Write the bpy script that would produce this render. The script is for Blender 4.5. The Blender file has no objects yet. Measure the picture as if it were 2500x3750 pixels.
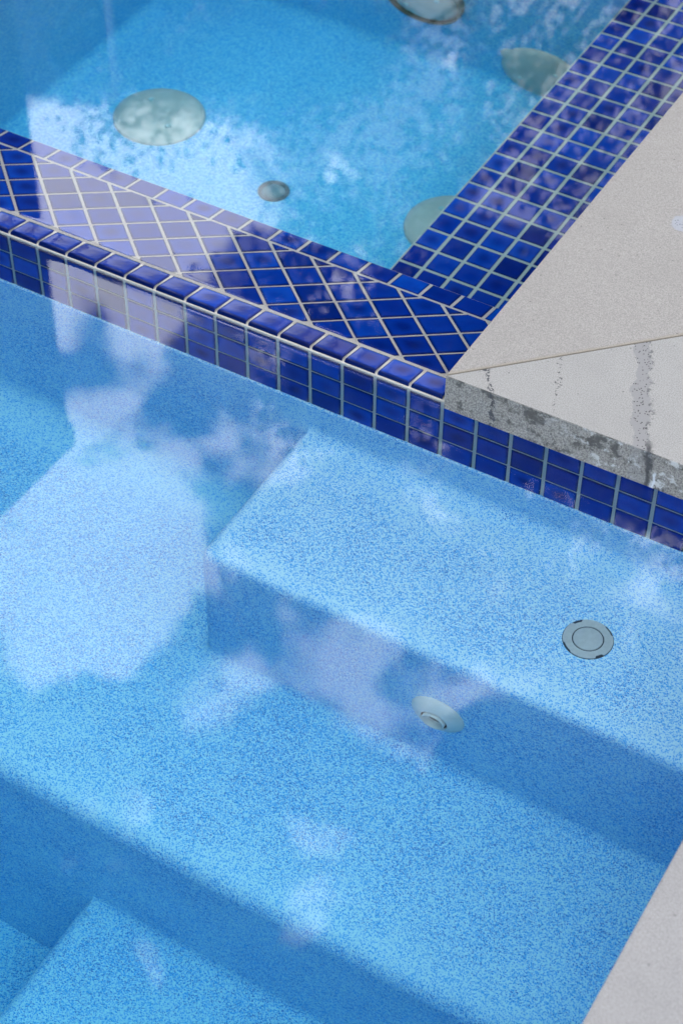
import bpy, bmesh, math, random
from mathutils import Vector, Matrix
R = math.radians
random.seed(7)
S = bpy.context.scene
COL = S.collection

# ------------------------------------------------------------------ camera
WATER = -0.0575
cam_d = bpy.data.cameras.new("camera"); cam = bpy.data.objects.new("camera", cam_d); COL.objects.link(cam); S.camera = cam
FW = Vector((-0.3534, 0.6150, -0.7049)); RT = Vector((0.8638, 0.5038, 0.0065)); UP = RT.cross(FW).normalized()
FW.normalize(); RT = FW.cross(UP).normalized()
m = Matrix((RT, UP, -FW)).transposed().to_4x4(); m.translation = Vector((0.7963, -1.6458, 1.5543)); cam.matrix_world = m
cam_d.sensor_fit = 'VERTICAL'; cam_d.sensor_height = 36; cam_d.sensor_width = 24; cam_d.lens = 65.97
cam_d.clip_start = 0.02; cam_d.clip_end = 500
cam_d.dof.use_dof = True; cam_d.dof.focus_distance = 2.42; cam_d.dof.aperture_fstop = 6.3

# ------------------------------------------------------------------ sun, sky, exposure
SUN_AZ, SUN_EL = 203.0, 48.0          # compass bearing measured from +Y towards +X
sd = Vector((math.sin(R(SUN_AZ)) * math.cos(R(SUN_EL)), math.cos(R(SUN_AZ)) * math.cos(R(SUN_EL)), math.sin(R(SUN_EL))))
sun_d = bpy.data.lights.new("sun", 'SUN'); sun_d.energy = 5.0; sun_d.angle = R(0.5); sun_d.color = (1.0, 0.95, 0.88)
sun = bpy.data.objects.new("sun", sun_d); COL.objects.link(sun)
sun.rotation_euler = (-sd).to_track_quat('-Z', 'Y').to_euler(); sun.location = (0, 0, 20)
S.view_settings.view_transform = 'Standard'; S.view_settings.look = 'None'; S.view_settings.gamma = 1.0
S.view_settings.exposure = 1.38
S.cycles.max_bounces = 14; S.cycles.transmission_bounces = 12; S.cycles.diffuse_bounces = 5; S.cycles.glossy_bounces = 6
S.cycles.volume_bounces = 0; S.cycles.caustics_refractive = True; S.cycles.caustics_reflective = True
S.cycles.sample_clamp_indirect = 12.0; S.cycles.blur_glossy = 0.0; S.cycles.use_denoising = True

W = bpy.data.worlds.new("World"); S.world = W; W.use_nodes = True
wt = W.node_tree; wt.nodes.clear()
def nd(t, kind, **kw):
    n = t.nodes.new(kind)
    for k, v in kw.items():
        if k.startswith('i_'):
            n.inputs[k[2:].replace('_', ' ')].default_value = v
        else: setattr(n, k, v)
    return n
def mth(t, op, a, b=None, c=None, clamp=False):
    n = t.nodes.new('ShaderNodeMath'); n.operation = op; n.use_clamp = clamp
    for i, x in enumerate((a, b, c)):
        if x is None: continue
        if isinstance(x, (int, float)): n.inputs[i].default_value = x
        else: t.links.new(x, n.inputs[i])
    return n.outputs[0]
def sstep(t, x, lo, hi):
    n = t.nodes.new('ShaderNodeMapRange'); n.interpolation_type = 'SMOOTHSTEP'
    t.links.new(x, n.inputs[0]); n.inputs[1].default_value = lo; n.inputs[2].default_value = hi
    return n.outputs[0]
def mixc(t, f, a, b, mode='MIX'):
    n = t.nodes.new('ShaderNodeMix'); n.data_type = 'RGBA'; n.blend_type = mode
    for s, x in ((n.inputs[0], f), (n.inputs[6], a), (n.inputs[7], b)):
        if isinstance(x, (int, float)): s.default_value = x
        elif isinstance(x, tuple): s.default_value = x if len(x) == 4 else (*x, 1)
        else: t.links.new(x, s)
    return n.outputs[2]
sky = nd(wt, 'ShaderNodeTexSky', sky_type='NISHITA', sun_disc=False, sun_elevation=R(SUN_EL), sun_rotation=R(SUN_AZ))
bg1 = nd(wt, 'ShaderNodeBackground', i_Strength=0.09); wt.links.new(sky.outputs[0], bg1.inputs[0])
tc = nd(wt, 'ShaderNodeTexCoord')
def dirv(az, el): return (math.sin(R(az)) * math.cos(R(el)), math.cos(R(az)) * math.cos(R(el)), math.sin(R(el)))
def near(az, el, r0, r1):           # 1 inside r0 degrees of a direction, 0 beyond r1
    v = nd(wt, 'ShaderNodeVectorMath', operation='DOT_PRODUCT'); wt.links.new(tc.outputs['Generated'], v.inputs[0]); v.inputs[1].default_value = dirv(az, el)
    return sstep(wt, v.outputs['Value'], math.cos(R(r1)), math.cos(R(r0)))
nz = nd(wt, 'ShaderNodeTexNoise', i_Scale=13.0, i_Detail=6.0, i_Roughness=0.55, i_Distortion=0.5); wt.links.new(tc.outputs['Generated'], nz.inputs['Vector'])
nz3 = nd(wt, 'ShaderNodeTexNoise', i_Scale=27.0, i_Detail=4.0, i_Roughness=0.6, i_Distortion=0.3); wt.links.new(tc.outputs['Generated'], nz3.inputs['Vector'])
nz2 = nd(wt, 'ShaderNodeTexNoise', i_Scale=3.2, i_Detail=5.0, i_Roughness=0.55); wt.links.new(tc.outputs['Generated'], nz2.inputs['Vector'])
big = mth(wt, 'MULTIPLY', mth(wt, 'MAXIMUM', near(-39.2, 35.2, 0.5, 6.8), near(-41.5, 44.8, 0.5, 6.4)), 0.92)
big = mth(wt, 'MAXIMUM', big, mth(wt, 'MULTIPLY', near(-35.3, 41.8, 1, 5), 0.45))
big = mth(wt, 'MAXIMUM', big, mth(wt, 'MULTIPLY', near(-28, 34, 4, 9), 0.47))
big = mth(wt, 'MAXIMUM', big, mth(wt, 'MULTIPLY', near(-20, 41, 3, 10), 0.80))
big = mth(wt, 'MAXIMUM', big, mth(wt, 'MULTIPLY', near(-29, 50, 3, 14), 0.36))
pv = mth(wt, 'ADD', mth(wt, 'MULTIPLY', mth(wt, 'SUBTRACT', nz.outputs[0], 0.5), 2.3), mth(wt, 'MULTIPLY', mth(wt, 'SUBTRACT', nz3.outputs[0], 0.5), 0.6))
c1 = sstep(wt, mth(wt, 'ADD', pv, mth(wt, 'SUBTRACT', mth(wt, 'MULTIPLY', big, 1.0), 0.50)), -0.06, 0.24)
c2 = sstep(wt, nz2.outputs[0], 0.42, 0.62)                           # softer cloud over the rest of the sky, clear round the tall clouds
c2 = mth(wt, 'MULTIPLY', mth(wt, 'MULTIPLY', c2, 0.58), mth(wt, 'SUBTRACT', 1.0, near(-30, 45, 18, 34)))
c2 = mth(wt, 'MAXIMUM', c2, mth(wt, 'MULTIPLY', near(-28, 33.5, 2, 11), mth(wt, 'MULTIPLY', nz2.outputs[0], 0.42)))   # thin veil
cl = mth(wt, 'MAXIMUM', c1, c2, clamp=True)
sep = nd(wt, 'ShaderNodeSeparateXYZ'); wt.links.new(tc.outputs['Generated'], sep.inputs[0])
cl = mth(wt, 'MULTIPLY', cl, sstep(wt, sep.outputs[2], 0.02, 0.2))
bg2 = nd(wt, 'ShaderNodeBackground', i_Strength=3.0); bg2.inputs[0].default_value = (0.94, 0.96, 1.0, 1)
mxs = nd(wt, 'ShaderNodeMixShader'); wt.links.new(cl, mxs.inputs[0]); wt.links.new(bg1.outputs[0], mxs.inputs[1]); wt.links.new(bg2.outputs[0], mxs.inputs[2])
wo = nd(wt, 'ShaderNodeOutputWorld'); wt.links.new(mxs.outputs[0], wo.inputs[0])

# ------------------------------------------------------------------ helpers
def tag(o, label=None, cat=None, group=None, kind=None):
    if label: o['label'] = label
    if cat: o['category'] = cat
    if group: o['group'] = group
    if kind: o['kind'] = kind
    return o
def empty(name, loc, label, cat, group=None):
    o = bpy.data.objects.new(name, None); COL.objects.link(o); o.location = loc; o.empty_display_size = 0.05
    return tag(o, label, cat, group)
def obj(name, bm, mat, parent=None, smooth=False, loc=None):
    me = bpy.data.meshes.new(name); bm.to_mesh(me); bm.free()
    if smooth:
        for p in me.polygons: p.use_smooth = True
    o = bpy.data.objects.new(name, me); COL.objects.link(o); me.materials.append(mat)
    if loc is not None: o.location = loc
    if parent is not None:
        o.parent = parent
        if loc is None: o.location = -Vector(parent_world(parent))
    return o
def parent_world(p):
    v = Vector((0, 0, 0))
    while p is not None: v += p.location; p = p.parent
    return v
def box(bm, x0, x1, y0, y1, z0, z1, bev=0.0, seg=4):
    vs = [bm.verts.new((x, y, z)) for z in (z0, z1) for y in (y0, y1) for x in (x0, x1)]
    fs = [bm.faces.new([vs[i] for i in q]) for q in ((0, 2, 3, 1), (4, 5, 7, 6), (0, 1, 5, 4), (2, 6, 7, 3), (0, 4, 6, 2), (1, 3, 7, 5))]
    if bev:
        es = set(e for f in fs for e in f.edges)
        bmesh.ops.bevel(bm, geom=list(es), offset=bev, segments=seg, profile=0.5, affect='EDGES')
def extrude_x(bm, prof, x0, x1):        # closed polygon of (y, z) pushed along x
    a = [bm.verts.new((x0, y, z)) for y, z in prof]; b = [bm.verts.new((x1, y, z)) for y, z in prof]
    n = len(prof)
    for i in range(n): bm.faces.new((a[i], a[(i + 1) % n], b[(i + 1) % n], b[i]))
    bm.faces.new(a[::-1]); bm.faces.new(b)
    bmesh.ops.recalc_face_normals(bm, faces=bm.faces[:])
def cove(bm, p, q, da, db, r, n=7):     # concave fillet between two faces meeting on the line p-q; da, db point away from the corner on each face
    p, q, da, db = map(Vector, (p, q, da, db)); rows = []
    for s in (p, q):
        c = s + da * r + db * r
        rows.append([bm.verts.new(c - da * r * math.cos(t * math.pi / 2 / n) - db * r * math.sin(t * math.pi / 2 / n)) for t in range(n + 1)])
    for i in range(n):
        f = bm.faces.new((rows[0][i], rows[0][i + 1], rows[1][i + 1], rows[1][i])); f.smooth = True
    for s, rw in ((p, rows[0]), (q, rows[1])): bm.faces.new([bm.verts.new(v.co) for v in rw] + [bm.verts.new(s - da * .001 - db * .001)])
def lathe(bm, prof, n=48, axis='z', c=(0, 0, 0)):   # prof: (radius, height)
    def P(r, h, a):
        u, v = r * math.cos(a), r * math.sin(a)
        if axis == 'z': return (c[0] + u, c[1] + v, c[2] + h)
        return (c[0] + u, c[1] - h, c[2] + v)       # axis 'y': height grows towards -y
    rings = []
    for r, h in prof:
        rings.append([bm.verts.new(P(0, h, 0))] if r < 1e-6 else [bm.verts.new(P(r, h, 2 * math.pi * k / n)) for k in range(n)])
    for A, B in zip(rings, rings[1:]):
        for k in range(n):
            l = (k + 1) % n
            if len(A) == 1 and len(B) == 1: continue
            f = (A[0], B[k], B[l]) if len(A) == 1 else (A[k], B[0], A[l]) if len(B) == 1 else (A[k], B[k], B[l], A[l])
            try: bm.faces.new(f).smooth = True
            except ValueError: pass
    bmesh.ops.recalc_face_normals(bm, faces=bm.faces[:])

# ------------------------------------------------------------------ materials
def mat(name):
    mm = bpy.data.materials.new(name); mm.use_nodes = True; t = mm.node_tree
    b = t.nodes['Principled BSDF']; return mm, t, b
def simple(name, col, rough=0.5, spec=0.5, var=0.0, scale=20, bump=0.0):
    mm, t, b = mat(name); b.inputs['Roughness'].default_value = rough; b.inputs['Specular IOR Level'].default_value = spec
    b.inputs['Base Color'].default_value = (*col, 1)
    if var or bump:
        c = nd(t, 'ShaderNodeTexCoord'); n = nd(t, 'ShaderNodeTexNoise', i_Scale=scale, i_Detail=6.0, i_Roughness=0.6); t.links.new(c.outputs['Object'], n.inputs['Vector'])
        if var:
            k = tuple(x * (1 - var) for x in col); l = tuple(min(1, x * (1 + var)) for x in col)
            t.links.new(mixc(t, sstep(t, n.outputs[0], .3, .7), k, l), b.inputs['Base Color'])
        if bump:
            bp = nd(t, 'ShaderNodeBump', i_Strength=0.6, i_Distance=bump); t.links.new(n.outputs[0], bp.inputs['Height']); t.links.new(bp.outputs[0], b.inputs['Normal'])
    return mm

def plaster(name, white, mid, dark, scale=430.0, patch=0.16, wear_light=False):
    mm, t, b = mat(name); b.inputs['Roughness'].default_value = 0.75; b.inputs['Specular IOR Level'].default_value = 0.1
    c = nd(t, 'ShaderNodeTexCoord')
    v = nd(t, 'ShaderNodeTexVoronoi', i_Scale=scale); t.links.new(c.outputs['Object'], v.inputs['Vector'])
    se = nd(t, 'ShaderNodeSeparateColor'); t.links.new(v.outputs['Color'], se.inputs[0])
    p1 = nd(t, 'ShaderNodeTexNoise', i_Scale=9.0, i_Detail=4.0, i_Roughness=0.6); t.links.new(c.outputs['Object'], p1.inputs['Vector'])
    p2 = nd(t, 'ShaderNodeTexNoise', i_Scale=60.0, i_Detail=3.0, i_Roughness=0.6); t.links.new(c.outputs['Object'], p2.inputs['Vector'])
    pv = mth(t, 'ADD', mth(t, 'MULTIPLY', mth(t, 'SUBTRACT', p1.outputs[0], 0.5), patch * 3), mth(t, 'MULTIPLY', mth(t, 'SUBTRACT', p2.outputs[0], 0.5), patch * 1.6))
    r = mth(t, 'ADD', se.outputs[0], pv)
    if wear_light:                         # noses paler from wear; bright cove at the wall foot is painted light
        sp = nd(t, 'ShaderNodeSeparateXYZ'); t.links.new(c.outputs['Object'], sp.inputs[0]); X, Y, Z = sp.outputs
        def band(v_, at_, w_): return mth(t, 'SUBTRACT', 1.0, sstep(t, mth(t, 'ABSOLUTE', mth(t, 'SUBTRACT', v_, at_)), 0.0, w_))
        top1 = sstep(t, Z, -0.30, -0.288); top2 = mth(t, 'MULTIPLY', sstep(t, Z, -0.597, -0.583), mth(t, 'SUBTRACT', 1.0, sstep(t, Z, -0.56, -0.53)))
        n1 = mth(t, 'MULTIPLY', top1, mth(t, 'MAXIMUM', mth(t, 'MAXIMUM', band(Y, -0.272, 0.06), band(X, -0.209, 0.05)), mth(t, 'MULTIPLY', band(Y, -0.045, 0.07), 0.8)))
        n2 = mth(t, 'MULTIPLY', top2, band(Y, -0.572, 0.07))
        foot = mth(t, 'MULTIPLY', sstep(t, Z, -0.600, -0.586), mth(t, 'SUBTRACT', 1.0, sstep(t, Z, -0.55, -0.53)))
        n2 = mth(t, 'MAXIMUM', n2, mth(t, 'MULTIPLY', foot, band(Y, -0.035, 0.07)))  # light on the up-facing cove, put into the colour
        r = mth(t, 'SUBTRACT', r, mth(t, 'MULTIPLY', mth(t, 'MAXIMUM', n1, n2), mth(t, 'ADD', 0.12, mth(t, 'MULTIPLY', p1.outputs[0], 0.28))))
    col = mixc(t, sstep(t, r, 0.25, 0.60), white, mid)
    col = mixc(t, sstep(t, r, 0.80, 0.95), col, dark)
    # pale cement shows between the grains
    d = sstep(t, v.outputs['Distance'], 0.34, 0.60)
    col = mixc(t, mth(t, 'MULTIPLY', d, 0.55), col, white)
    t.links.new(col, b.inputs['Base Color'])
    bp = nd(t, 'ShaderNodeBump', i_Strength=0.35, i_Distance=0.0008); t.links.new(v.outputs['Distance'], bp.inputs['Height']); t.links.new(bp.outputs[0], b.inputs['Normal'])
    return mm
M_POOL = plaster('pebble_plaster', (0.66, 0.86, 0.94), (0.014, 0.385, 0.82), (0.003, 0.145, 0.56), 640.0, patch=0.22, wear_light=True)
M_SPA = plaster('spa_plaster', (0.36, 0.74, 0.91), (0.08, 0.46, 0.83), (0.03, 0.33, 0.74), patch=0.10)

def tile_mat(name, ior):
    mm, t, b = mat(name)
    b.inputs['Roughness'].default_value = 0.07; b.inputs['IOR'].default_value = ior
    uv = nd(t, 'ShaderNodeUVMap', uv_map='tile'); at = nd(t, 'ShaderNodeAttribute', attribute_name='rnd')
    c = nd(t, 'ShaderNodeTexCoord')
    n = nd(t, 'ShaderNodeTexNoise', i_Scale=38.0, i_Detail=4.0, i_Roughness=0.6); t.links.new(c.outputs['Object'], n.inputs['Vector'])
    n2 = nd(t, 'ShaderNodeTexNoise', i_Scale=900.0, i_Detail=2.0); t.links.new(c.outputs['Object'], n2.inputs['Vector'])
    sx = nd(t, 'ShaderNodeSeparateXYZ'); t.links.new(uv.outputs[0], sx.inputs[0])
    ax = mth(t, 'ABSOLUTE', sx.outputs[0]); ay = mth(t, 'ABSOLUTE', sx.outputs[1])
    rad = mth(t, 'SQRT', mth(t, 'ADD', mth(t, 'MULTIPLY', ax, ax), mth(t, 'MULTIPLY', ay, ay)))
    rad = mth(t, 'ADD', rad, mth(t, 'MULTIPLY', mth(t, 'SUBTRACT', n.outputs[0], 0.5), 0.9))
    core = mth(t, 'SUBTRACT', 1.0, sstep(t, rad, 0.05, 0.85))
    sr = nd(t, 'ShaderNodeSeparateColor'); t.links.new(at.outputs['Color'], sr.inputs[0])
    core = mth(t, 'MULTIPLY', core, mth(t, 'ADD', mth(t, 'MULTIPLY', sr.outputs[0], 0.85), 0.10))
    edge = sstep(t, mth(t, 'MAXIMUM', ax, ay), 0.72, 0.97)
    base = mixc(t, sr.outputs[1], (0.0010, 0.026, 0.28), (0.0030, 0.088, 0.54))
    base = mixc(t, sstep(t, sr.outputs[2], 0.72, 1.0), base, (0.0010, 0.016, 0.17))
    base = mixc(t, mth(t, 'MULTIPLY', sstep(t, n.outputs[0], 0.35, 0.75), 0.5), base, (0.001, 0.024, 0.26))
    base = mixc(t, core, base, (0.0008, 0.012, 0.16))
    base = mixc(t, mth(t, 'MULTIPLY', edge, 0.85), base, (0.0006, 0.003, 0.035))
    base = mixc(t, mth(t, 'MULTIPLY', sstep(t, n2.outputs[0], 0.62, 0.8), 0.25), base, (0.004, 0.03, 0.30))
    t.links.new(base, b.inputs['Base Color'])
    bp = nd(t, 'ShaderNodeBump', i_Strength=0.35, i_Distance=0.0012); t.links.new(n.outputs[0], bp.inputs['Height']); t.links.new(bp.outputs[0], b.inputs['Normal'])
    return mm
M_TILE = tile_mat('glazed_blue_tile_under_water', 1.14)
M_TILE_DRY = tile_mat('glazed_blue_tile', 1.20)
M_GROUT = simple('grey_grout', (0.54, 0.505, 0.44), 0.8, 0.2, 0.18, 700, 0.0004)

def concrete(name, base, tint, stains=None):
    mm, t, b = mat(name); b.inputs['Roughness'].default_value = 0.8; b.inputs['Specular IOR Level'].default_value = 0.25
    c = nd(t, 'ShaderNodeTexCoord'); P = c.outputs['Object']
    def noise(s, d=4.0, r=0.6):
        n = nd(t, 'ShaderNodeTexNoise', i_Scale=s, i_Detail=d, i_Roughness=r); t.links.new(P, n.inputs['Vector']); return n.outputs[0]
    fine = noise(620, 3, .7); med = noise(38, 5); lar = noise(7, 4)
    dk = tuple(x * 0.74 for x in base); lt = tuple(min(1, x * 1.18) for x in base)
    col = mixc(t, sstep(t, fine, 0.34, 0.66), dk, lt)
    col = mixc(t, mth(t, 'MULTIPLY', sstep(t, med, 0.40, 0.70), 0.22), col, tint)
    col = mixc(t, mth(t, 'MULTIPLY', sstep(t, lar, 0.40, 0.70), 0.22), col, dk)
    v = nd(t, 'ShaderNodeTexVoronoi', i_Scale=150.0); t.links.new(P, v.inputs['Vector'])
    vs = nd(t, 'ShaderNodeSeparateColor'); t.links.new(v.outputs['Color'], vs.inputs[0])
    pit = mth(t, 'MULTIPLY', mth(t, 'SUBTRACT', 1.0, sstep(t, v.outputs['Distance'], 0.10, 0.24)), sstep(t, vs.outputs[0], 0.955, 0.965))
    col = mixc(t, mth(t, 'MULTIPLY', pit, 0.7), col, (0.09, 0.085, 0.08))
    sp = nd(t, 'ShaderNodeSeparateXYZ'); t.links.new(P, sp.inputs[0]); X, Y, Z = sp.outputs
    if stains == 'front':
        # worn, dirty edge of the slab: only its front face
        g = nd(t, 'ShaderNodeNewGeometry'); gs = nd(t, 'ShaderNodeSeparateXYZ'); t.links.new(g.outputs['True Normal'], gs.inputs[0])
        ff = sstep(t, mth(t, 'MULTIPLY', gs.outputs[1], -1.0), 0.6, 0.8)
        grain = noise(420, 4, .75)
        fc = mixc(t, sstep(t, grain, 0.36, 0.64), (0.13, 0.12, 0.107), (0.36, 0.335, 0.30))
        blot = noise(46, 6, .65)
        fc = mixc(t, mth(t, 'MULTIPLY', sstep(t, blot, 0.50, 0.62), 0.9), fc, (0.055, 0.052, 0.048))
        fc = mixc(t, mth(t, 'MULTIPLY', mth(t, 'MULTIPLY', sstep(t, noise(64, 5, .7), 0.54, 0.62), sstep(t, X, 0.10, 0.26)), 0.85), fc, (0.55, 0.54, 0.52))
        col = mixc(t, mth(t, 'MULTIPLY', ff, 0.92), col, fc)
        # exposed-aggregate streak running from the mitre to the edge and down the face
        wob = mth(t, 'MULTIPLY', mth(t, 'SUBTRACT', noise(26, 4), 0.5), 0.040)
        cx = mth(t, 'SUBTRACT', 0.271, mth(t, 'MULTIPLY', Y, 0.43))
        dxs = mth(t, 'ABSOLUTE', mth(t, 'SUBTRACT', mth(t, 'ADD', X, wob), cx))
        st = mth(t, 'SUBTRACT', 1.0, sstep(t, dxs, 0.0105, 0.0128))
        spv = nd(t, 'ShaderNodeTexVoronoi', i_Scale=330.0); t.links.new(P, spv.inputs['Vector'])
        spc = nd(t, 'ShaderNodeSeparateColor'); t.links.new(spv.outputs['Color'], spc.inputs[0])
        dots = mth(t, 'MULTIPLY', mth(t, 'SUBTRACT', 1.0, sstep(t, spv.outputs['Distance'], 0.22, 0.46)), sstep(t, spc.outputs[0], 0.56, 0.60))
        sc = mixc(t, dots, (0.27, 0.26, 0.25), (0.04, 0.036, 0.036))
        col = mixc(t, mth(t, 'MULTIPLY', st, mth(t, 'SUBTRACT', 0.9, mth(t, 'MULTIPLY', ff, 0.55))), col, sc)
        edge = mth(t, 'MULTIPLY', sstep(t, mth(t, 'SUBTRACT', mth(t, 'ADD', X, wob), cx), 0.006, 0.010), mth(t, 'SUBTRACT', 1.0, sstep(t, mth(t, 'SUBTRACT', mth(t, 'ADD', X, wob), cx), 0.012, 0.018)))
        ed = mth(t, 'MULTIPLY', edge, mth(t, 'MAXIMUM', mth(t, 'MULTIPLY', sstep(t, noise(120, 4), 0.52, 0.6), 0.6), mth(t, 'MULTIPLY', mth(t, 'SUBTRACT', 1.0, sstep(t, Y, -0.006, 0.016)), 0.85)))
        col = mixc(t, ed, col, (0.045, 0.045, 0.048))
        # lime trail at the foot of the streak
        lx = mth(t, 'ABSOLUTE', mth(t, 'SUBTRACT', mth(t, 'ADD', X, mth(t, 'MULTIPLY', wob, 0.5)), 0.2975))
        lime = mth(t, 'MULTIPLY', mth(t, 'MULTIPLY', mth(t, 'SUBTRACT', 1.0, sstep(t, lx, 0.0008, 0.0028)), ff), mth(t, 'SUBTRACT', 1.0, sstep(t, Z, -0.034, -0.026)))
        col = mixc(t, mth(t, 'MULTIPLY', lime, 0.8), col, (0.62, 0.64, 0.66))
        # hairline crack near the corner and a broken line of pits
        def hair(x0, k, w, amp, lo):
            q = mth(t, 'ABSOLUTE', mth(t, 'SUBTRACT', mth(t, 'ADD', X, mth(t, 'MULTIPLY', mth(t, 'SUBTRACT', noise(55, 4), 0.5), 0.03)), mth(t, 'SUBTRACT', x0, mth(t, 'MULTIPLY', Y, k))))
            return mth(t, 'MULTIPLY', mth(t, 'MULTIPLY', mth(t, 'SUBTRACT', 1.0, sstep(t, q, w * .4, w)), amp), sstep(t, noise(260, 2), lo, lo + .08))
        col = mixc(t, hair(0.066, 0.80, 0.0042, 1.0, 0.44), col, (0.07, 0.07, 0.075))
        col = mixc(t, hair(0.155, 0.40, 0.0034, 0.95, 0.53), col, (0.08, 0.075, 0.075))
    if stains == 'side':
        q = nd(t, 'ShaderNodeVectorMath', operation='DISTANCE'); t.links.new(P, q.inputs[0]); q.inputs[1].default_value = (0.142, 0.446, 0.0)
        dd = mth(t, 'ADD', q.outputs['Value'], mth(t, 'MULTIPLY', mth(t, 'SUBTRACT', noise(60), 0.5), 0.012))
        ms = mth(t, 'SUBTRACT', 1.0, sstep(t, dd, 0.018, 0.022))
        spv = nd(t, 'ShaderNodeTexVoronoi', i_Scale=330.0); t.links.new(P, spv.inputs['Vector'])
        spc = nd(t, 'ShaderNodeSeparateColor'); t.links.new(spv.outputs['Color'], spc.inputs[0])
        dots = mth(t, 'MULTIPLY', mth(t, 'SUBTRACT', 1.0, sstep(t, spv.outputs['Distance'], 0.2, 0.45)), sstep(t, spc.outputs[0], 0.72, 0.76))
        col = mixc(t, mth(t, 'MULTIPLY', ms, 0.8), col, mixc(t, dots, (0.36, 0.37, 0.40), (0.07, 0.075, 0.09)))
        # dirt gathered along the mitre
        mi = mth(t, 'SUBTRACT', mth(t, 'SUBTRACT', Y, -0.010), mth(t, 'SUBTRACT', X, 0.0071))
        mi = mth(t, 'ADD', mi, mth(t, 'MULTIPLY', mth(t, 'SUBTRACT', noise(45), 0.5), 0.006))
        rust = mth(t, 'SUBTRACT', 1.0, sstep(t, mi, 0.001, 0.010))
        col = mixc(t, mth(t, 'MULTIPLY', rust, 0.6), col, (0.30, 0.25, 0.18))
    t.links.new(col, b.inputs['Base Color'])
    bp = nd(t, 'ShaderNodeBump', i_Strength=0.5, i_Distance=0.0006); t.links.new(fine, bp.inputs['Height']); t.links.new(bp.outputs[0], b.inputs['Normal'])
    return mm
M_SLAB_F = concrete('front_slab_concrete', (0.355, 0.338, 0.31), (0.40, 0.38, 0.345), 'front')
M_SLAB_S = concrete('side_slab_concrete', (0.345, 0.318, 0.285), (0.315, 0.288, 0.252), 'side')
M_SLAB_N = concrete('near_slab_concrete', (0.35, 0.33, 0.31), (0.38, 0.36, 0.34))

def water_mat():
    mm = bpy.data.materials.new('clear_water'); mm.use_nodes = True; t = mm.node_tree; t.nodes.clear()
    g = nd(t, 'ShaderNodeBsdfGlass', i_IOR=1.333, i_Roughness=0.0); g.inputs['Color'].default_value = (1, 1, 1, 1)
    c = nd(t, 'ShaderNodeTexCoord'); n = nd(t, 'ShaderNodeTexNoise', i_Scale=4.0, i_Detail=2.0); t.links.new(c.outputs['Object'], n.inputs['Vector'])
    bp = nd(t, 'ShaderNodeBump', i_Strength=1.0, i_Distance=0.00012); 
    n2 = nd(t, 'ShaderNodeTexNoise', i_Scale=34.0, i_Detail=2.0, i_Distortion=1.0); t.links.new(c.outputs['Object'], n2.inputs['Vector'])
    sp = nd(t, 'ShaderNodeSeparateXYZ'); t.links.new(c.outputs['Object'], sp.inputs[0])
    k = mth(t, 'MULTIPLY', mth(t, 'MULTIPLY', sstep(t, sp.outputs[1], -0.20, -0.02), mth(t, 'SUBTRACT', 1.0, sstep(t, sp.outputs[1], 0.0, 0.06))), mth(t, 'MULTIPLY', sstep(t, sp.outputs[0], -0.75, -0.25), mth(t, 'SUBTRACT', 1.0, sstep(t, sp.outputs[0], -0.02, 0.06))))
    hgt = mth(t, 'ADD', n.outputs[0], mth(t, 'MULTIPLY', mth(t, 'MULTIPLY', n2.outputs[0], k), 0.20))
    t.links.new(hgt, bp.inputs['Height']); t.links.new(bp.outputs[0], g.inputs['Normal'])
    a = nd(t, 'ShaderNodeVolumeAbsorption', i_Density=1.0); a.inputs['Color'].default_value = (0.35, 0.90, 0.965, 1)
    o = nd(t, 'ShaderNodeOutputMaterial'); t.links.new(g.outputs[0], o.inputs['Surface']); t.links.new(a.outputs[0], o.inputs['Volume'])
    return mm
M_WATER = water_mat()
M_PLASTIC = simple('pale_plastic', (0.70, 0.67, 0.62), 0.45, 0.1, 0.05, 60)
M_PLASTIC_G = simple('grey_plastic', (0.54, 0.53, 0.50), 0.5, 0.1, 0.06, 200)
M_COVER = simple('sage_plastic', (0.84, 0.60, 0.51), 0.5, 0.1, 0.06, 40)
M_DARK = simple('dark_gap', (0.07, 0.07, 0.08), 0.7, 0.1)
M_LAWN = simple('paving', (0.34, 0.33, 0.31), 0.85, 0.2, 0.2, 3)

# ------------------------------------------------------------------ ground, the sheet round the pools
XW, XC = 0.545, 0.0071      # near coping edge; left end of the far coping
bm = bmesh.new()
xs = [-60, -6.0, -1.243, XC + .04, XW + .02, 60]; ys = [-60, -2.7, 0.02, 1.9, 60]
V = {(i, j): bm.verts.new((x, y, -0.008)) for i, x in enumerate(xs) for j, y in enumerate(ys)}
for i in range(5):
    for j in range(4):
        if (j == 1 and i in (1, 2, 3)) or (j == 2 and i == 2): continue
        bm.faces.new((V[i, j], V[i + 1, j], V[i + 1, j + 1], V[i, j + 1]))
tag(obj('ground', bm, M_LAWN), kind='structure')

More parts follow.
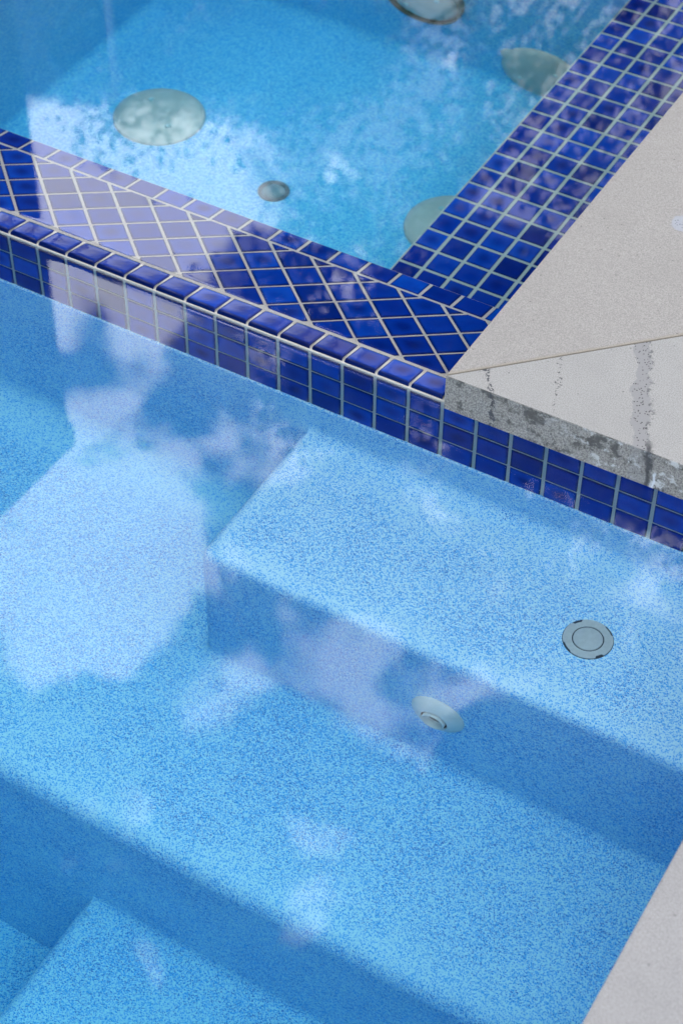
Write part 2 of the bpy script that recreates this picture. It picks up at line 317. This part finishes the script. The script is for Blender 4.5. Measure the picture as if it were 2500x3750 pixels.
# ------------------------------------------------------------------ tiles
def clip(poly, a, b, c):        # keep a*x + b*y <= c
    out = []
    for i in range(len(poly)):
        p, q = poly[i], poly[(i + 1) % len(poly)]; dp = a * p[0] + b * p[1] - c; dq = a * q[0] + b * q[1] - c
        if dp <= 0: out.append(p)
        if dp * dq < 0: s = dp / (dp - dq); out.append((p[0] + s * (q[0] - p[0]), p[1] + s * (q[1] - p[1])))
    return out
def area(p): return 0.5 * sum(p[i][0] * p[(i + 1) % len(p)][1] - p[(i + 1) % len(p)][0] * p[i][1] for i in range(len(p)))
def inset(poly, d):
    if area(poly) < 0: poly = poly[::-1]
    cur = poly[:]
    for i in range(len(poly)):
        p, q = poly[i], poly[(i + 1) % len(poly)]; l = math.hypot(q[0] - p[0], q[1] - p[1])
        if l < 1e-7: continue
        nx, ny = (q[1] - p[1]) / l, -(q[0] - p[0]) / l        # outward
        cur = clip(cur, nx, ny, nx * p[0] + ny * p[1] - d)
        if len(cur) < 3: return []
    return cur
class Tiles:
    def __init__(s):
        s.bm = bmesh.new(); s.uv = s.bm.loops.layers.uv.new('tile'); s.rc = s.bm.loops.layers.float_color.new('rnd')
    def add(s, poly, centre, half, rot, place, gap=0.0038, h=0.0016):
        """poly: outline in the band's plane; place maps (a, b, height) to the world"""
        o = inset(poly, gap / 2)
        if len(o) < 3 or abs(area(o)) < 6e-6: return
        j = random.uniform(-.00025, .00025); ang = random.uniform(-.004, .004)
        o = [(x + j, y + j * .5) for x, y in o]
        r2 = inset(o, 0.0011); r3 = inset(o, 0.0045)
        if len(r2) != len(o): return
        lv = [(o, -0.0012), (r2, h)] + ([(r3, h + 0.0004)] if len(r3) == len(o) else [])
        rnd = (random.random(), random.random(), random.random(), 1); ca, sa = math.cos(rot), math.sin(rot)
        def uvof(p):
            dx, dy = p[0] - centre[0], p[1] - centre[1]
            return ((dx * ca + dy * sa) / half[0], (-dx * sa + dy * ca) / half[1])
        tilt = random.uniform(-.0004, .0004)
        rings = [[(s.bm.verts.new(place(x, y, z + (x - centre[0]) * tilt * 10)), uvof((x, y))) for x, y in q] for q, z in lv]
        n = len(o)
        def face(vs):
            f = s.bm.faces.new([v[0] for v in vs]); f.smooth = True
            for l, v in zip(f.loops, vs): l[s.uv].uv = v[1]; l[s.rc] = rnd
        for A, B in zip(rings, rings[1:]):
            for k in range(n): face((A[k], A[(k + 1) % n], B[(k + 1) % n], B[k]))
        # fan from a centre so that the glaze can vary inside the tile
        T = rings[-1]; cx = sum(v[1][0] for v in T) / n; cy = sum(v[1][1] for v in T) / n
        pc = [sum(p[i] for p in lv[-1][0]) / n for i in (0, 1)]
        C = (s.bm.verts.new(place(pc[0], pc[1], h + 0.0007)), (cx, cy))
        for k in range(n): face((T[k], T[(k + 1) % n], C))
    def done(s, name, m_, parent):
        bmesh.ops.recalc_face_normals(s.bm, faces=s.bm.faces[:])
        return obj(name, s.bm, m_, parent)

T = 0.05
# ------------------------------------------------------------------ spillway wall between the two waters
spill = empty('spillway_wall', (-0.6, 0.12, -0.2), 'blue tiled spillway wall with a band of diamond tiles between spa and pool', 'wall')
PHI = R(17.0); CP, SP = math.cos(PHI), math.sin(PHI); Y0 = 0.047
def slope(a, b, h): return (a, Y0 + b * CP + h * SP, WATER - b * SP + h * CP)
XL = -1.32
bm = bmesh.new()
S_IN = 0.2150
extrude_x(bm, [(0.0, -1.3), (0.0, -0.0565), (-0.0004, -0.0548), (0.0004, -0.0534), (0.0025, -0.0532), (0.0100, -0.0530), (0.0250, -0.0545), (Y0, WATER - 0.0006), (Y0 + S_IN * CP, WATER - S_IN * SP), (Y0 + S_IN * CP, -1.3)], XL, XC + 0.02)
obj('grout_bed', bm, M_GROUT, spill)
# row along the spa edge
tl = Tiles()
for k in range(-26, 1):
    p = [(k * T, 0.1735), (k * T + T, 0.1735), (k * T + T, 0.2158), (k * T, 0.2158)]
    p = clip(p, 1, 0, XC + 0.015)
    if len(p) >= 3: tl.add(p, (k * T + .025, 0.195), (.025, .022), 0, slope)
tl.done('border_tiles', M_TILE, spill)
# diamonds
H = T / math.sqrt(2); tl = Tiles()
for i in range(-30, 14):
    for j in range(-5, 5):
        if (i + j) % 2: continue
        # node (i, j) is the left corner of a tile; tile centre is one half-diagonal to the right
        cx, cs = -0.3401 + H * (i + 1), 0.1163 + H * j
        if cx < XL - .05 or cx > XC + .08: continue
        p = [(cx - H, cs), (cx, cs - H), (cx + H, cs), (cx, cs + H)]
        p = clip(clip(clip(p, 0, 1, 0.1722), 0, -1, -0.0030), 1, 0, XC + 0.015)
        if len(p) >= 3: tl.add(p, (cx, cs), (.025, .025), R(45), slope)
tl.done('diamond_tiles', M_TILE, spill)
# rounded edge tiles, just out of the water
bm = bmesh.new(); uvl = bm.loops.layers.uv.new('tile'); rcl = bm.loops.layers.float_color.new('rnd')
prof = [(0.0458, -0.0602), (0.0452, -0.0577), (0.0440, -0.0564), (0.0380, -0.0549), (0.0300, -0.0531), (0.0220, -0.0514), (0.0140, -0.0496), (0.0066, -0.0480), (0.0044, -0.0478), (0.0032, -0.0482), (0.0024, -0.0492), (0.0018, -0.0512), (0.0014, -0.0532), (0.0030, -0.0545)]
for k in range(-27, 1):
    x0, x1 = k * T + .0019, k * T + T - .0019
    if k == 0: x1 = XC + .01
    xsn = [x0, x0 + .0012, x0 + .004, (x0 + x1) / 2, x1 - .004, x1 - .0012, x1]; dz = [-.0018, -.0003, 0, .0002, 0, -.0003, -.0018]
    j = random.uniform(-.0003, .0003); rnd = (1.0, random.random() * .6, random.uniform(.75, 1), 1)
    g = [[bm.verts.new((x, y + j, z + d)) for (y, z) in prof] for x, d in zip(xsn, dz)]
    for a in range(len(xsn) - 1):
        for b in range(len(prof) - 1):
            f = bm.faces.new((g[a][b], g[a][b + 1], g[a + 1][b + 1], g[a + 1][b])); f.smooth = True
            for l in f.loops:
                l[uvl].uv = ((l.vert.co.x - k * T - .025) / .025, (l.vert.co.y - .0245) / .022); l[rcl] = rnd
bmesh.ops.recalc_face_normals(bm, faces=bm.faces[:])
obj('edge_tiles', bm, M_TILE_DRY, spill)

# ------------------------------------------------------------------ main pool
pool = empty('swimming_pool', (-1.0, -0.8, -1.15), 'blue pebble plastered swimming pool with wide submerged steps', 'pool')
Z1, Z2, Z3, Z4 = -0.29, -0.585, -0.86, -1.15
bm = bmesh.new(); box(bm, -6.1, 0.70, -2.8, 0.02, Z4 - .1, Z4)
obj('floor', bm, M_POOL, pool)
bm = bmesh.new()
box(bm, -6.1, 0.70, -0.004, 0.018, Z4 - .05, -0.207, 0.003, 3)
box(bm, XW + .003, 0.70, -2.8, -0.006, Z4 - .05, -0.0565)
box(bm, -6.2, -6.0, -2.8, 0.02, Z4 - .05, -0.01); box(bm, -6.1, 0.70, -2.9, -2.7, Z4 - .05, -0.01)
box(bm, -6.1, XL, 0.0035, 0.3, -0.21, -0.011)
obj('wall', bm, M_POOL, pool)
bm = bmesh.new(); box(bm, -0.209, 0.60, -0.2715, 0.01, Z2 - .02, Z1, 0.018, 6)
cove(bm, (-0.20, -.004, Z1), (0.6, -.004, Z1), (0, -1, 0), (0, 0, 1), 0.022)
cove(bm, (-0.192, -.2715, Z2), (0.6, -.2715, Z2), (0, -1, 0), (0, 0, 1), 0.02)
cove(bm, (-0.209, -.2545, Z2), (-0.209, 0, Z2), (-1, 0, 0), (0, 0, 1), 0.02)
rc_, cc = 0.0175, (-0.192, -0.2540); rr = 0.02; gg = []
for i in range(9):
    a = math.pi + i * math.pi / 16
    gg.append([bm.verts.new((cc[0] + math.cos(a) * (rc_ + rr - rr * math.sin(j * math.pi / 14)), cc[1] + math.sin(a) * (rc_ + rr - rr * math.sin(j * math.pi / 14)), Z2 + rr - rr * math.cos(j * math.pi / 14))) for j in range(8)])
for A, B in zip(gg, gg[1:]):
    for j in range(7): bm.faces.new((A[j], B[j], B[j + 1], A[j + 1]))
for f in bm.faces: f.smooth = True
o = obj('step', bm, M_POOL, pool); o['label'] = 'shallow top step against the tiled wall'
bm = bmesh.new(); box(bm, -2.6, 0.60, -0.572, 0.012, Z4 - .02, Z2, 0.028, 8)
cove(bm, (-2.6, -.004, Z2), (-0.2, -.004, Z2), (0, -1, 0), (0, 0, 1), 0.045)
cove(bm, (-0.20, -.572, Z3), (0.6, -.572, Z3), (0, -1, 0), (0, 0, 1), 0.02)
obj('step', bm, M_POOL, pool)
bm = bmesh.new(); box(bm, -0.213, 0.60, -0.875, -0.5, Z4 - .02, Z3, 0.028, 8)
cove(bm, (-0.213, -.875, Z4), (-0.213, -.55, Z4), (-1, 0, 0), (0, 0, 1), 0.03)
obj('step', bm, M_POOL, pool)
# waterline band, three rows of square tiles on a grout bed
bm = bmesh.new(); box(bm, XC + .02, XW + .05, 0.0, 0.03, -0.212, -0.0563); gb = obj('grout_bed', bm, M_GROUT, pool)
tl = Tiles(); face_at = lambda a, b, h: (a, -h, b)
rows = [-0.0555, -0.1100, -0.1605, -0.2085]
for k in range(-27, 12):
    for r in range(3):
        p = [(k * T, rows[r + 1]), (k * T + T, rows[r + 1]), (k * T + T, rows[r]), (k * T, rows[r])]
        tl.add(p, (k * T + .025, (rows[r] + rows[r + 1]) / 2), (.025, .025), 0, face_at)
tl.done('waterline_tiles', M_TILE, pool)

# ------------------------------------------------------------------ spa
ZF, ZB = -0.745, -0.37; XS, YS, XB = -1.243, 1.241, -0.306
spa = empty('spa_pool', (-0.7, 0.7, ZF), 'pale blue plastered spa with a tiled bench beyond the spillway', 'spa')
bm = bmesh.new(); box(bm, XS - .1, 0.2, 0.2, YS + .1, ZF - .1, ZF)
obj('floor', bm, M_SPA, spa)
bm = bmesh.new()
box(bm, XS - .2, XS, 0.2, 2.1, ZF - .05, -0.012); box(bm, XS - .1, XB - .001, YS, 2.0, ZF - .05, -0.16); box(bm, XS - .1, 0.3, 1.9, 2.1, ZF - .05, -0.0125)
box(bm, 0.045, 0.3, 0.0325, 2.05, ZF - .05, -0.0567)
cove(bm, (XS, 0.2, ZF), (XS, YS, ZF), (1, 0, 0), (0, 0, 1), 0.03); cove(bm, (XS, YS, ZF), (XB, YS, ZF), (0, -1, 0), (0, 0, 1), 0.03)
obj('wall', bm, M_SPA, spa)
bm = bmesh.new(); box(bm, XB, 0.05, 0.245, 1.95, ZF - .02, ZB)
bench = obj('bench', bm, M_GROUT, spa)
tl = Tiles(); top_at = lambda a, b, h: (a, b, ZB + h); PB = 0.0469
xsj = [XB] + [-0.2625 + PB * k for k in range(7)]; ysj = [0.4435 + .0467 * k for k in range(-4, 31)]
for i in range(len(xsj) - 1):
    for y in ysj:
        p = [(xsj[i], y), (xsj[i + 1], y), (xsj[i + 1], y + .0467), (xsj[i], y + .0467)]
        tl.add(p, ((xsj[i] + xsj[i + 1]) / 2, y + .0233), (.0235, .0235), 0, top_at, gap=.0046)
tl.done('bench_tiles', M_TILE, spa)

# ------------------------------------------------------------------ coping stones
def slab(name, pts, z0, z1, m_, label):
    bm = bmesh.new(); a = [bm.verts.new((x, y, z0)) for x, y in pts]; b = [bm.verts.new((x, y, z1)) for x, y in pts]; n = len(pts)
    fs = [bm.faces.new(b), bm.faces.new(a[::-1])] + [bm.faces.new((a[i], a[(i + 1) % n], b[(i + 1) % n], b[i])) for i in range(n)]
    bmesh.ops.bevel(bm, geom=[e for e in bm.edges if all(v.co.z > z1 - 1e-5 for v in e.verts)], offset=0.0012, segments=2, profile=0.5, affect='EDGES')
    bmesh.ops.recalc_face_normals(bm, faces=bm.faces[:])
    return tag(obj(name, bm, m_), label, 'coping stone', 'coping stones round the pools')
HC = -0.0555
slab('coping_stone', [(XC, -.010), (0.541, -.010), (0.541, 0.5235)], HC, 0.0, M_SLAB_F, 'pale concrete coping stone with a dark streak and a dirty front edge')
slab('coping_stone', [(XC, -.0079), (0.541, 0.5256), (0.541, 2.6), (XC, 2.6)], HC, 0.0006, M_SLAB_S, 'sandy grey concrete coping stone along the tiled spa bench')
slab('coping_stone', [(XW, -3.0), (1.05, -3.0), (1.05, 2.2), (XW, 2.2)], HC, 0.0002, M_SLAB_N, 'blurred plain grey coping stone in the near corner beside the steps')

# ------------------------------------------------------------------ fittings
f = empty('step_fitting', (0.291, -0.1472, Z1), 'flat round grey fitting set flush in the top step', 'pool fitting')
bm = bmesh.new(); lathe(bm, [(0, .0006), (.0322, .0006), (.0326, -.004)], 64); obj('body', bm, M_DARK, f, loc=(0, 0, 0))
bm = bmesh.new(); n = 96; zt = .0022
notch = [(40, 70), (128, 150), (218, 250), (312, 332)]
def ro(a):
    d = math.degrees(a) % 360
    return next((0.0285 if k % 2 else 0.0300 for k, (u, v) in enumerate(notch) if u <= d <= v), 0.0316)
ri = 0.0200
rg = [[bm.verts.new((r * math.cos(a), r * math.sin(a), z)) for r, z in ((ri, .0008), (ri + .0004, zt), (ro(a) - .0003, zt), (ro(a), .0008))] for a in [2 * math.pi * k / n for k in range(n)]]
for k in range(n):
    for q in range(3): bm.faces.new((rg[k][q], rg[(k + 1) % n][q], rg[(k + 1) % n][q + 1], rg[k][q + 1]))
bmesh.ops.recalc_face_normals(bm, faces=bm.faces[:]); obj('ring', bm, M_PLASTIC_G, f, loc=(0, 0, 0))
bm = bmesh.new(); lathe(bm, [(0, .0030), (.0176, .0027), (.0186, .0020), (.0187, .0006)], 64); obj('cap', bm, M_PLASTIC_G, f, loc=(0, 0, 0))

f = empty('return_jet', (0.151, -0.2715, -0.438), 'pale round return jet with an open nozzle in the step riser', 'pool fitting')
bm = bmesh.new(); lathe(bm, [(.0372, .0), (.0376, .0022), (.0366, .0038), (.0320, .0075), (.0250, .0115), (.0204, .0136), (.0194, .0138), (.0190, .0128), (.0188, .0030), (0, .0010)], 64, 'y'); obj('flange', bm, M_PLASTIC, f, loc=(0, 0, 0))
bm = bmesh.new(); lathe(bm, [(.0160, .0020), (.0162, .0150), (.0156, .0168), (.0146, .0168), (.0140, .0154), (.0134, .0030), (0, .0020)], 64, 'y'); obj('nozzle', bm, M_PLASTIC, f, loc=(0, 0, 0))
bm = bmesh.new(); lathe(bm, [(.0158, .0112), (.0191, .0112)], 64, 'y'); obj('groove_shade', bm, simple('painted_groove', (0.02, 0.02, 0.022), .6, .1), f, loc=(0, 0, 0))  # dark ring stands in for the shade inside the groove
bm = bmesh.new(); lathe(bm, [(.0136, .0062), (.0060, .0044), (0, .0042)], 48, 'y'); obj('bore', bm, simple('bore_shade', (0.16, 0.16, 0.16), .5, .1), f, loc=(0, 0, 0))  # cavity floor greyed, its inner shade put into the colour

def cover(loc, r, axis, label, group, tip=False, thick=False):
    f = empty('drain_cover', loc, label, 'drain cover', group)
    bm = bmesh.new()
    hgt = .018 if not thick else .03
    lathe(bm, [(r, 0), (r * 1.0, hgt * .25), (r * .97, hgt * .42), (r * .80, hgt * .72), (r * .5, hgt * .93), (0, hgt)], 64, axis)
    if tip:
        for v in bm.verts:
            a = math.atan2(v.co.z, v.co.x); d = abs((a - R(155) + math.pi) % (2 * math.pi) - math.pi)
            if math.hypot(v.co.x, v.co.z) > r * .9 and d < .22: s = 1 + .17 * (1 - d / .22); v.co.x *= s; v.co.z *= s
    obj('shell', bm, M_COVER, f, loc=(0, 0, 0))
    for sgn in (-1, 1):
        bm = bmesh.new(); c = (sgn * r * .42, sgn * -r * .30, hgt * .93) if axis == 'z' else (sgn * r * .42, -hgt * .93, sgn * r * .3)
        lathe(bm, [(.0055, -.002), (.0055, .001), (.004, .002), (0, .002)], 16, axis, c); obj('screw', bm, M_PLASTIC, f, loc=(0, 0, 0))
    if thick:
        bm = bmesh.new(); lathe(bm, [(r * 1.02, 0), (r * 1.06, hgt * .3), (r * 1.05, hgt * .75), (r * 1.0, hgt * .8)], 64, axis); obj('rim', bm, simple('weathered_rim', (0.30, 0.25, 0.20), .6, .1), f, loc=(0, 0, 0))
    return f
GRP = 'round covers in the spa'
cover((-1.021, 0.8137, ZF), 0.0868, 'z', 'large round sage cover on the open spa floor, under the bright reflected cloud', GRP)
cover((-0.395, 0.8137, ZF), 0.0868, 'z', 'round cover on the spa floor half hidden behind the tiled bench', GRP)
cover((-0.434, YS, -0.655), 0.083, 'y', 'leaf shaped sage cover on the far spa wall touching the tiled bench', GRP, tip=True)
cover((-0.683, YS, -0.500), 0.078, 'y', 'dark rimmed round cover on the far spa wall, cut off by the top edge', GRP, thick=True)
f = empty('floor_outlet', (-0.7214, 0.7383, ZF), 'small dark grey round outlet on the spa floor near the diamond tiles', 'pool fitting')
bm = bmesh.new(); lathe(bm, [(.0292, 0), (.0290, .003), (.0270, .0042), (.0215, .0030), (.0205, .0005)], 48); obj('ring', bm, simple('slate_plastic', (0.16, 0.18, 0.20), .5, .1), f, loc=(0, 0, 0))
bm = bmesh.new(); lathe(bm, [(.0200, .0002), (.0192, .0028), (0, .0036)], 48); obj('plug', bm, simple('ash_plastic', (0.30, 0.34, 0.36), .5, .1), f, loc=(0, 0, 0))

# ------------------------------------------------------------------ water, closed bodies
def water_body(x0, x1, ylist, zb, zfun):
    bm = bmesh.new(); A = [bm.verts.new((x0, y, zfun(y))) for y in ylist]; B = [bm.verts.new((x1, y, zfun(y))) for y in ylist]
    for i in range(len(ylist) - 1):
        f = bm.faces.new((A[i], B[i], B[i + 1], A[i + 1])); f.smooth = True
    n = len(ylist); y0, y1 = ylist[0], ylist[-1]; z0, z1 = zfun(y0), zfun(y1)
    def q(*p): bm.faces.new([bm.verts.new(v) for v in p])
    q((x0, y0, zb), (x0, y1, zb), (x1, y1, zb), (x1, y0, zb))
    q((x0, y0, zb), (x1, y0, zb), (x1, y0, z0), (x0, y0, z0)); q((x0, y1, zb), (x0, y1, z1), (x1, y1, z1), (x1, y1, zb))
    for x in (x0, x1):
        top = [bm.verts.new((x, y, zfun(y))) for y in ylist]
        bm.faces.new(top + [bm.verts.new((x, y1, zb)), bm.verts.new((x, y0, zb))])
    bmesh.ops.recalc_face_normals(bm, faces=bm.faces[:])
    # top must face up
    up = [f for f in bm.faces if f.smooth]
    for f in up:
        if f.normal.z < 0: f.normal_flip()
    return tag(obj('water', bm, M_WATER), kind='structure')
men = lambda d: 0.0021 * math.exp(-max(d, 0) / 0.0021)
yl = [-2.75, -1.5, -.8, -.4, -.2, -.1, -.05, -.03, -.02] + [-.0016 - .0004 * k for k in range(36, -1, -1)] + [0.0005, 0.012]
water_body(-6.05, XW + .03, yl, Z4 - .06, lambda y: WATER + men(-y - .0016))
yl = [0.034, Y0 - .004] + [Y0 + .0005 * k for k in range(0, 24)] + [.06, .08, .12, .3, .7, 1.95]
water_body(XS - .06, 0.06, yl, ZF - .06, lambda y: WATER + 0.0008 * math.exp(-max(y - Y0, 0) / 0.002))

# ------------------------------------------------------------------ what the water mirrors: houses, trees, a pole; also an unseen house added as sun blocker
M_WALL_A = simple('slate_cladding', (0.055, 0.062, 0.075), 0.8, 0.2, 0.15, 2)
M_WALL_B = simple('pale_render', (0.64, 0.63, 0.63), 0.9, 0.2, 0.06, 1.5)
M_WALL_C = simple('blocker_render', (0.78, 0.77, 0.75), 0.9, 0.2, 0.06, 1.5)  # kept pale so the added blocker bounces light onto the risers
M_ROOF = simple('dark_roof', (0.05, 0.05, 0.055), 0.8, 0.2, 0.2, 6)
M_FRAME = simple('window_frame', (0.10, 0.10, 0.11), 0.4)
M_GLASS = simple('window_glass', (0.02, 0.025, 0.03), 0.05, 0.5)
M_BARK = simple('bark', (0.10, 0.075, 0.055), 0.9, 0.1, 0.35, 14)
M_POLE = simple('white_paint', (0.14, 0.14, 0.14), 0.4)
def leafmat(name, a, b_):
    mm, t, b = mat(name); b.inputs['Roughness'].default_value = 0.55; b.inputs['Specular IOR Level'].default_value = 0.3
    at = nd(t, 'ShaderNodeNewGeometry'); t.links.new(mixc(t, at.outputs['Random Per Island'], a, b_), b.inputs['Base Color']); return mm
M_LEAF = leafmat('leaves', (0.035, 0.07, 0.022), (0.07, 0.12, 0.04))
MX, MY, MZ = 0.7963, -1.6458, -1.6693      # the eye as mirrored in the water
def seen(az, el, d): return Vector((MX + d * math.sin(R(az)), MY + d * math.cos(R(az)), MZ + d * math.tan(R(el))))

def house(name, loc, dims, wallm, label, rise, over, wins):
    h = empty(name, loc, label, 'house'); w, d, ht = dims       # loc is the front left ground corner; the house fills +x, +y from it
    bm = bmesh.new(); box(bm, 0, w, 0, d, 0, ht); obj('wall', bm, wallm, h, loc=(0, 0, 0))
    bm = bmesh.new()
    a = [bm.verts.new(p) for p in ((-over, -over, ht + .002), (w + over, -over, ht + .002), (w + over, d + over, ht + .002), (-over, d + over, ht + .002))]
    e = [bm.verts.new((p.co.x, p.co.y, ht + .16)) for p in a]
    i = min(w, d) * .45
    t_ = [bm.verts.new(p) for p in ((i, i, ht + rise), (w - i, i, ht + rise), (w - i, d - i, ht + rise), (i, d - i, ht + rise))]
    bm.faces.new(a[::-1]); bm.faces.new(t_)
    for k in range(4):
        l = (k + 1) % 4; bm.faces.new((a[k], a[l], e[l], e[k])); bm.faces.new((e[k], e[l], t_[l], t_[k]))
    bmesh.ops.recalc_face_normals(bm, faces=bm.faces[:]); obj('roof', bm, M_ROOF, h, loc=(0, 0, 0))
    for (side, u, z, ww, hh) in wins:
        fr = bmesh.new(); pn = bmesh.new()
        for b_, g, o_ in ((fr, 0.0, .05), (pn, .06, .07)):
            if side == 'front': box(b_, u + g, u + ww - g, -o_, .03, z + g, z + hh - g)
            elif side == 'right': box(b_, w - .03, w + o_, u + g, u + ww - g, z + g, z + hh - g)
            else: box(b_, u + g, u + ww - g, d - .03, d + o_, z + g, z + hh - g)
        wo_ = obj('window', fr, M_FRAME, h, loc=(0, 0, 0)); obj('pane', pn, M_GLASS, wo_, loc=(0, 0, 0))
    return h
cA = seen(-41, 41.7, 9.0)
house('house', (cA.x - 7, cA.y - 12, 0), (7, 12, cA.z), M_WALL_A, 'dark clad house whose straight corner is mirrored at the left edge of the water', 0.4, 0.02,
      [('right', 2.0, 1.0, 1.4, 1.3), ('right', 6.0, 1.0, 1.6, 1.3), ('right', 4.0, 4.0, 1.4, 1.2)])
yB = 9.0; hB = .79 * (yB - MY) + MZ
xB = MX + (yB - MY) * math.tan(R(-25.2))
hb = house('house', (xB, yB, 0), (13, 7, hB), M_WALL_B, 'pale rendered house mirrored over the tiled bench, dark under its eaves', 0.5, 0.0,
      [('front', 1.9, 4.3, 0.9, 1.5), ('front', 4.2, 4.3, 1.6, 1.5), ('front', 1.2, 1.0, 2.0, 1.6), ('front', 6.0, 1.0, 2.4, 2.0), ('front', 8.0, 4.3, 1.6, 1.5)])
bm = bmesh.new(); lathe(bm, [(.055, 0), (.055, hB - .05), (0, hB - .05)], 12, 'z', (-.03, -.075, 0)); obj('downpipe', bm, M_FRAME, hb, loc=(0, 0, 0))
house('house', (-4.1, -9.0, 0), (4.3, 5.0, 6.5), M_WALL_C, 'unseen house shape added behind the viewer to shade both pools', 1.6, 0.35,
      [('back', .5, .1, 1.5, 2.1), ('back', 2.5, 1, 1.2, 1.3), ('back', .6, 4.2, 1.2, 1.3), ('back', 2.5, 4.2, 1.2, 1.3)])  # invented block, sized to keep the sun off both pools

def tree(name, base, crown, rad, nleaf, label, size=.075, seed=1, clumps=26, spread=1.0):
    rg_ = random.Random(seed); crown = Vector(crown); base = Vector(base)
    t = empty(name, base, label, 'tree')
    bm = bmesh.new()
    def limb(p, q, r0, r1, n=7):
        p, q = Vector(p), Vector(q); d = (q - p).normalized(); u = d.orthogonal().normalized(); v = d.cross(u); mid = (p + q) / 2 + u * (q - p).length * .05
        rings = [[bm.verts.new(c + (u * math.cos(2 * math.pi * k / n) + v * math.sin(2 * math.pi * k / n)) * r) for k in range(n)] for c, r in ((p, r0), (mid, (r0 + r1) / 2), (q, r1))]
        for A, B in zip(rings, rings[1:]):
            for k in range(n): bm.faces.new((A[k], A[(k + 1) % n], B[(k + 1) % n], B[k])).smooth = True
    c = crown - base; fork = Vector((c.x * .25, c.y * .25, c.z * .55)); limb((0, 0, 0), fork, .17, .12)
    cl_ = []
    for k in range(clumps):
        while True:
            v = Vector((rg_.uniform(-1, 1), rg_.uniform(-1, 1), rg_.uniform(-1, 1)))
            if v.length < 1: break
        q = c + Vector((v.x * rad[0], v.y * rad[1], v.z * rad[2])); cl_.append((q, rg_.uniform(.22, .5) * spread))
        limb(fork + (q - fork) * .0, q, .035, .008, 5)
    obj('trunk', bm, M_BARK, t, loc=(0, 0, 0))
    bm = bmesh.new()
    for k in range(nleaf):
        q, s = cl_[rg_.randrange(clumps)]
        v = Vector((rg_.gauss(0, 1), rg_.gauss(0, 1), rg_.gauss(0, .8))) * s * .62
        p = q + v; n_ = Vector((rg_.gauss(0, 1), rg_.gauss(0, 1), rg_.gauss(.6, 1))).normalized(); u = n_.orthogonal().normalized(); w = n_.cross(u)
        a = rg_.uniform(0, 6.28); u, w = u * math.cos(a) + w * math.sin(a), w * math.cos(a) - u * math.sin(a); z = size * rg_.uniform(.7, 1.3)
        bm.faces.new([bm.verts.new(p + u * x * z + w * y * z + n_ * b_ * z) for x, y, b_ in ((-1, 0, 0), (-.2, -.42, .1), (1, 0, 0), (-.2, .42, .1))])
    obj('crown', bm, M_LEAF, t, loc=(0, 0, 0))
    return t
c = seen(-22.0, 40.5, 17.5); tree('tree', (c.x + .8, c.y + .3, 0), c, (3.9, 2.6, 1.9), 52000, 'tall leafy tree mirrored as dark dapples on the diamond tiles', size=.08, seed=3, clumps=80, spread=1.35)
c = seen(-35.5, 29.3, 14); tree('tree', (c.x - .2, c.y + .2, 0), c, (1.7, 1.2, .75), 22000, 'low dark tree mirrored at the top left of the spa water', size=.04, seed=5, clumps=24)
c = seen(-21.0, 32.5, 9.0); tree('tree', (c.x + .4, c.y + .2, 0), c, (1.3, .7, .8), 1900, 'sparse young tree in front of the pale mirrored house', size=.05, seed=11, clumps=22, spread=.7)
c = seen(-37.9, 32.3, 7.0)
p = empty('flag_pole', (c.x, c.y, 0), 'thin pale pole mirrored as a faint upright line in the spa', 'pole')
bm = bmesh.new(); lathe(bm, [(.022, 0), (.017, c.z), (0, c.z)], 12); obj('shaft', bm, M_POLE, p, loc=(0, 0, 0))
bm = bmesh.new(); lathe(bm, [(0, c.z), (.03, c.z + .02), (.03, c.z + .05), (0, c.z + .07)], 12); obj('finial', bm, M_POLE, p, loc=(0, 0, 0))
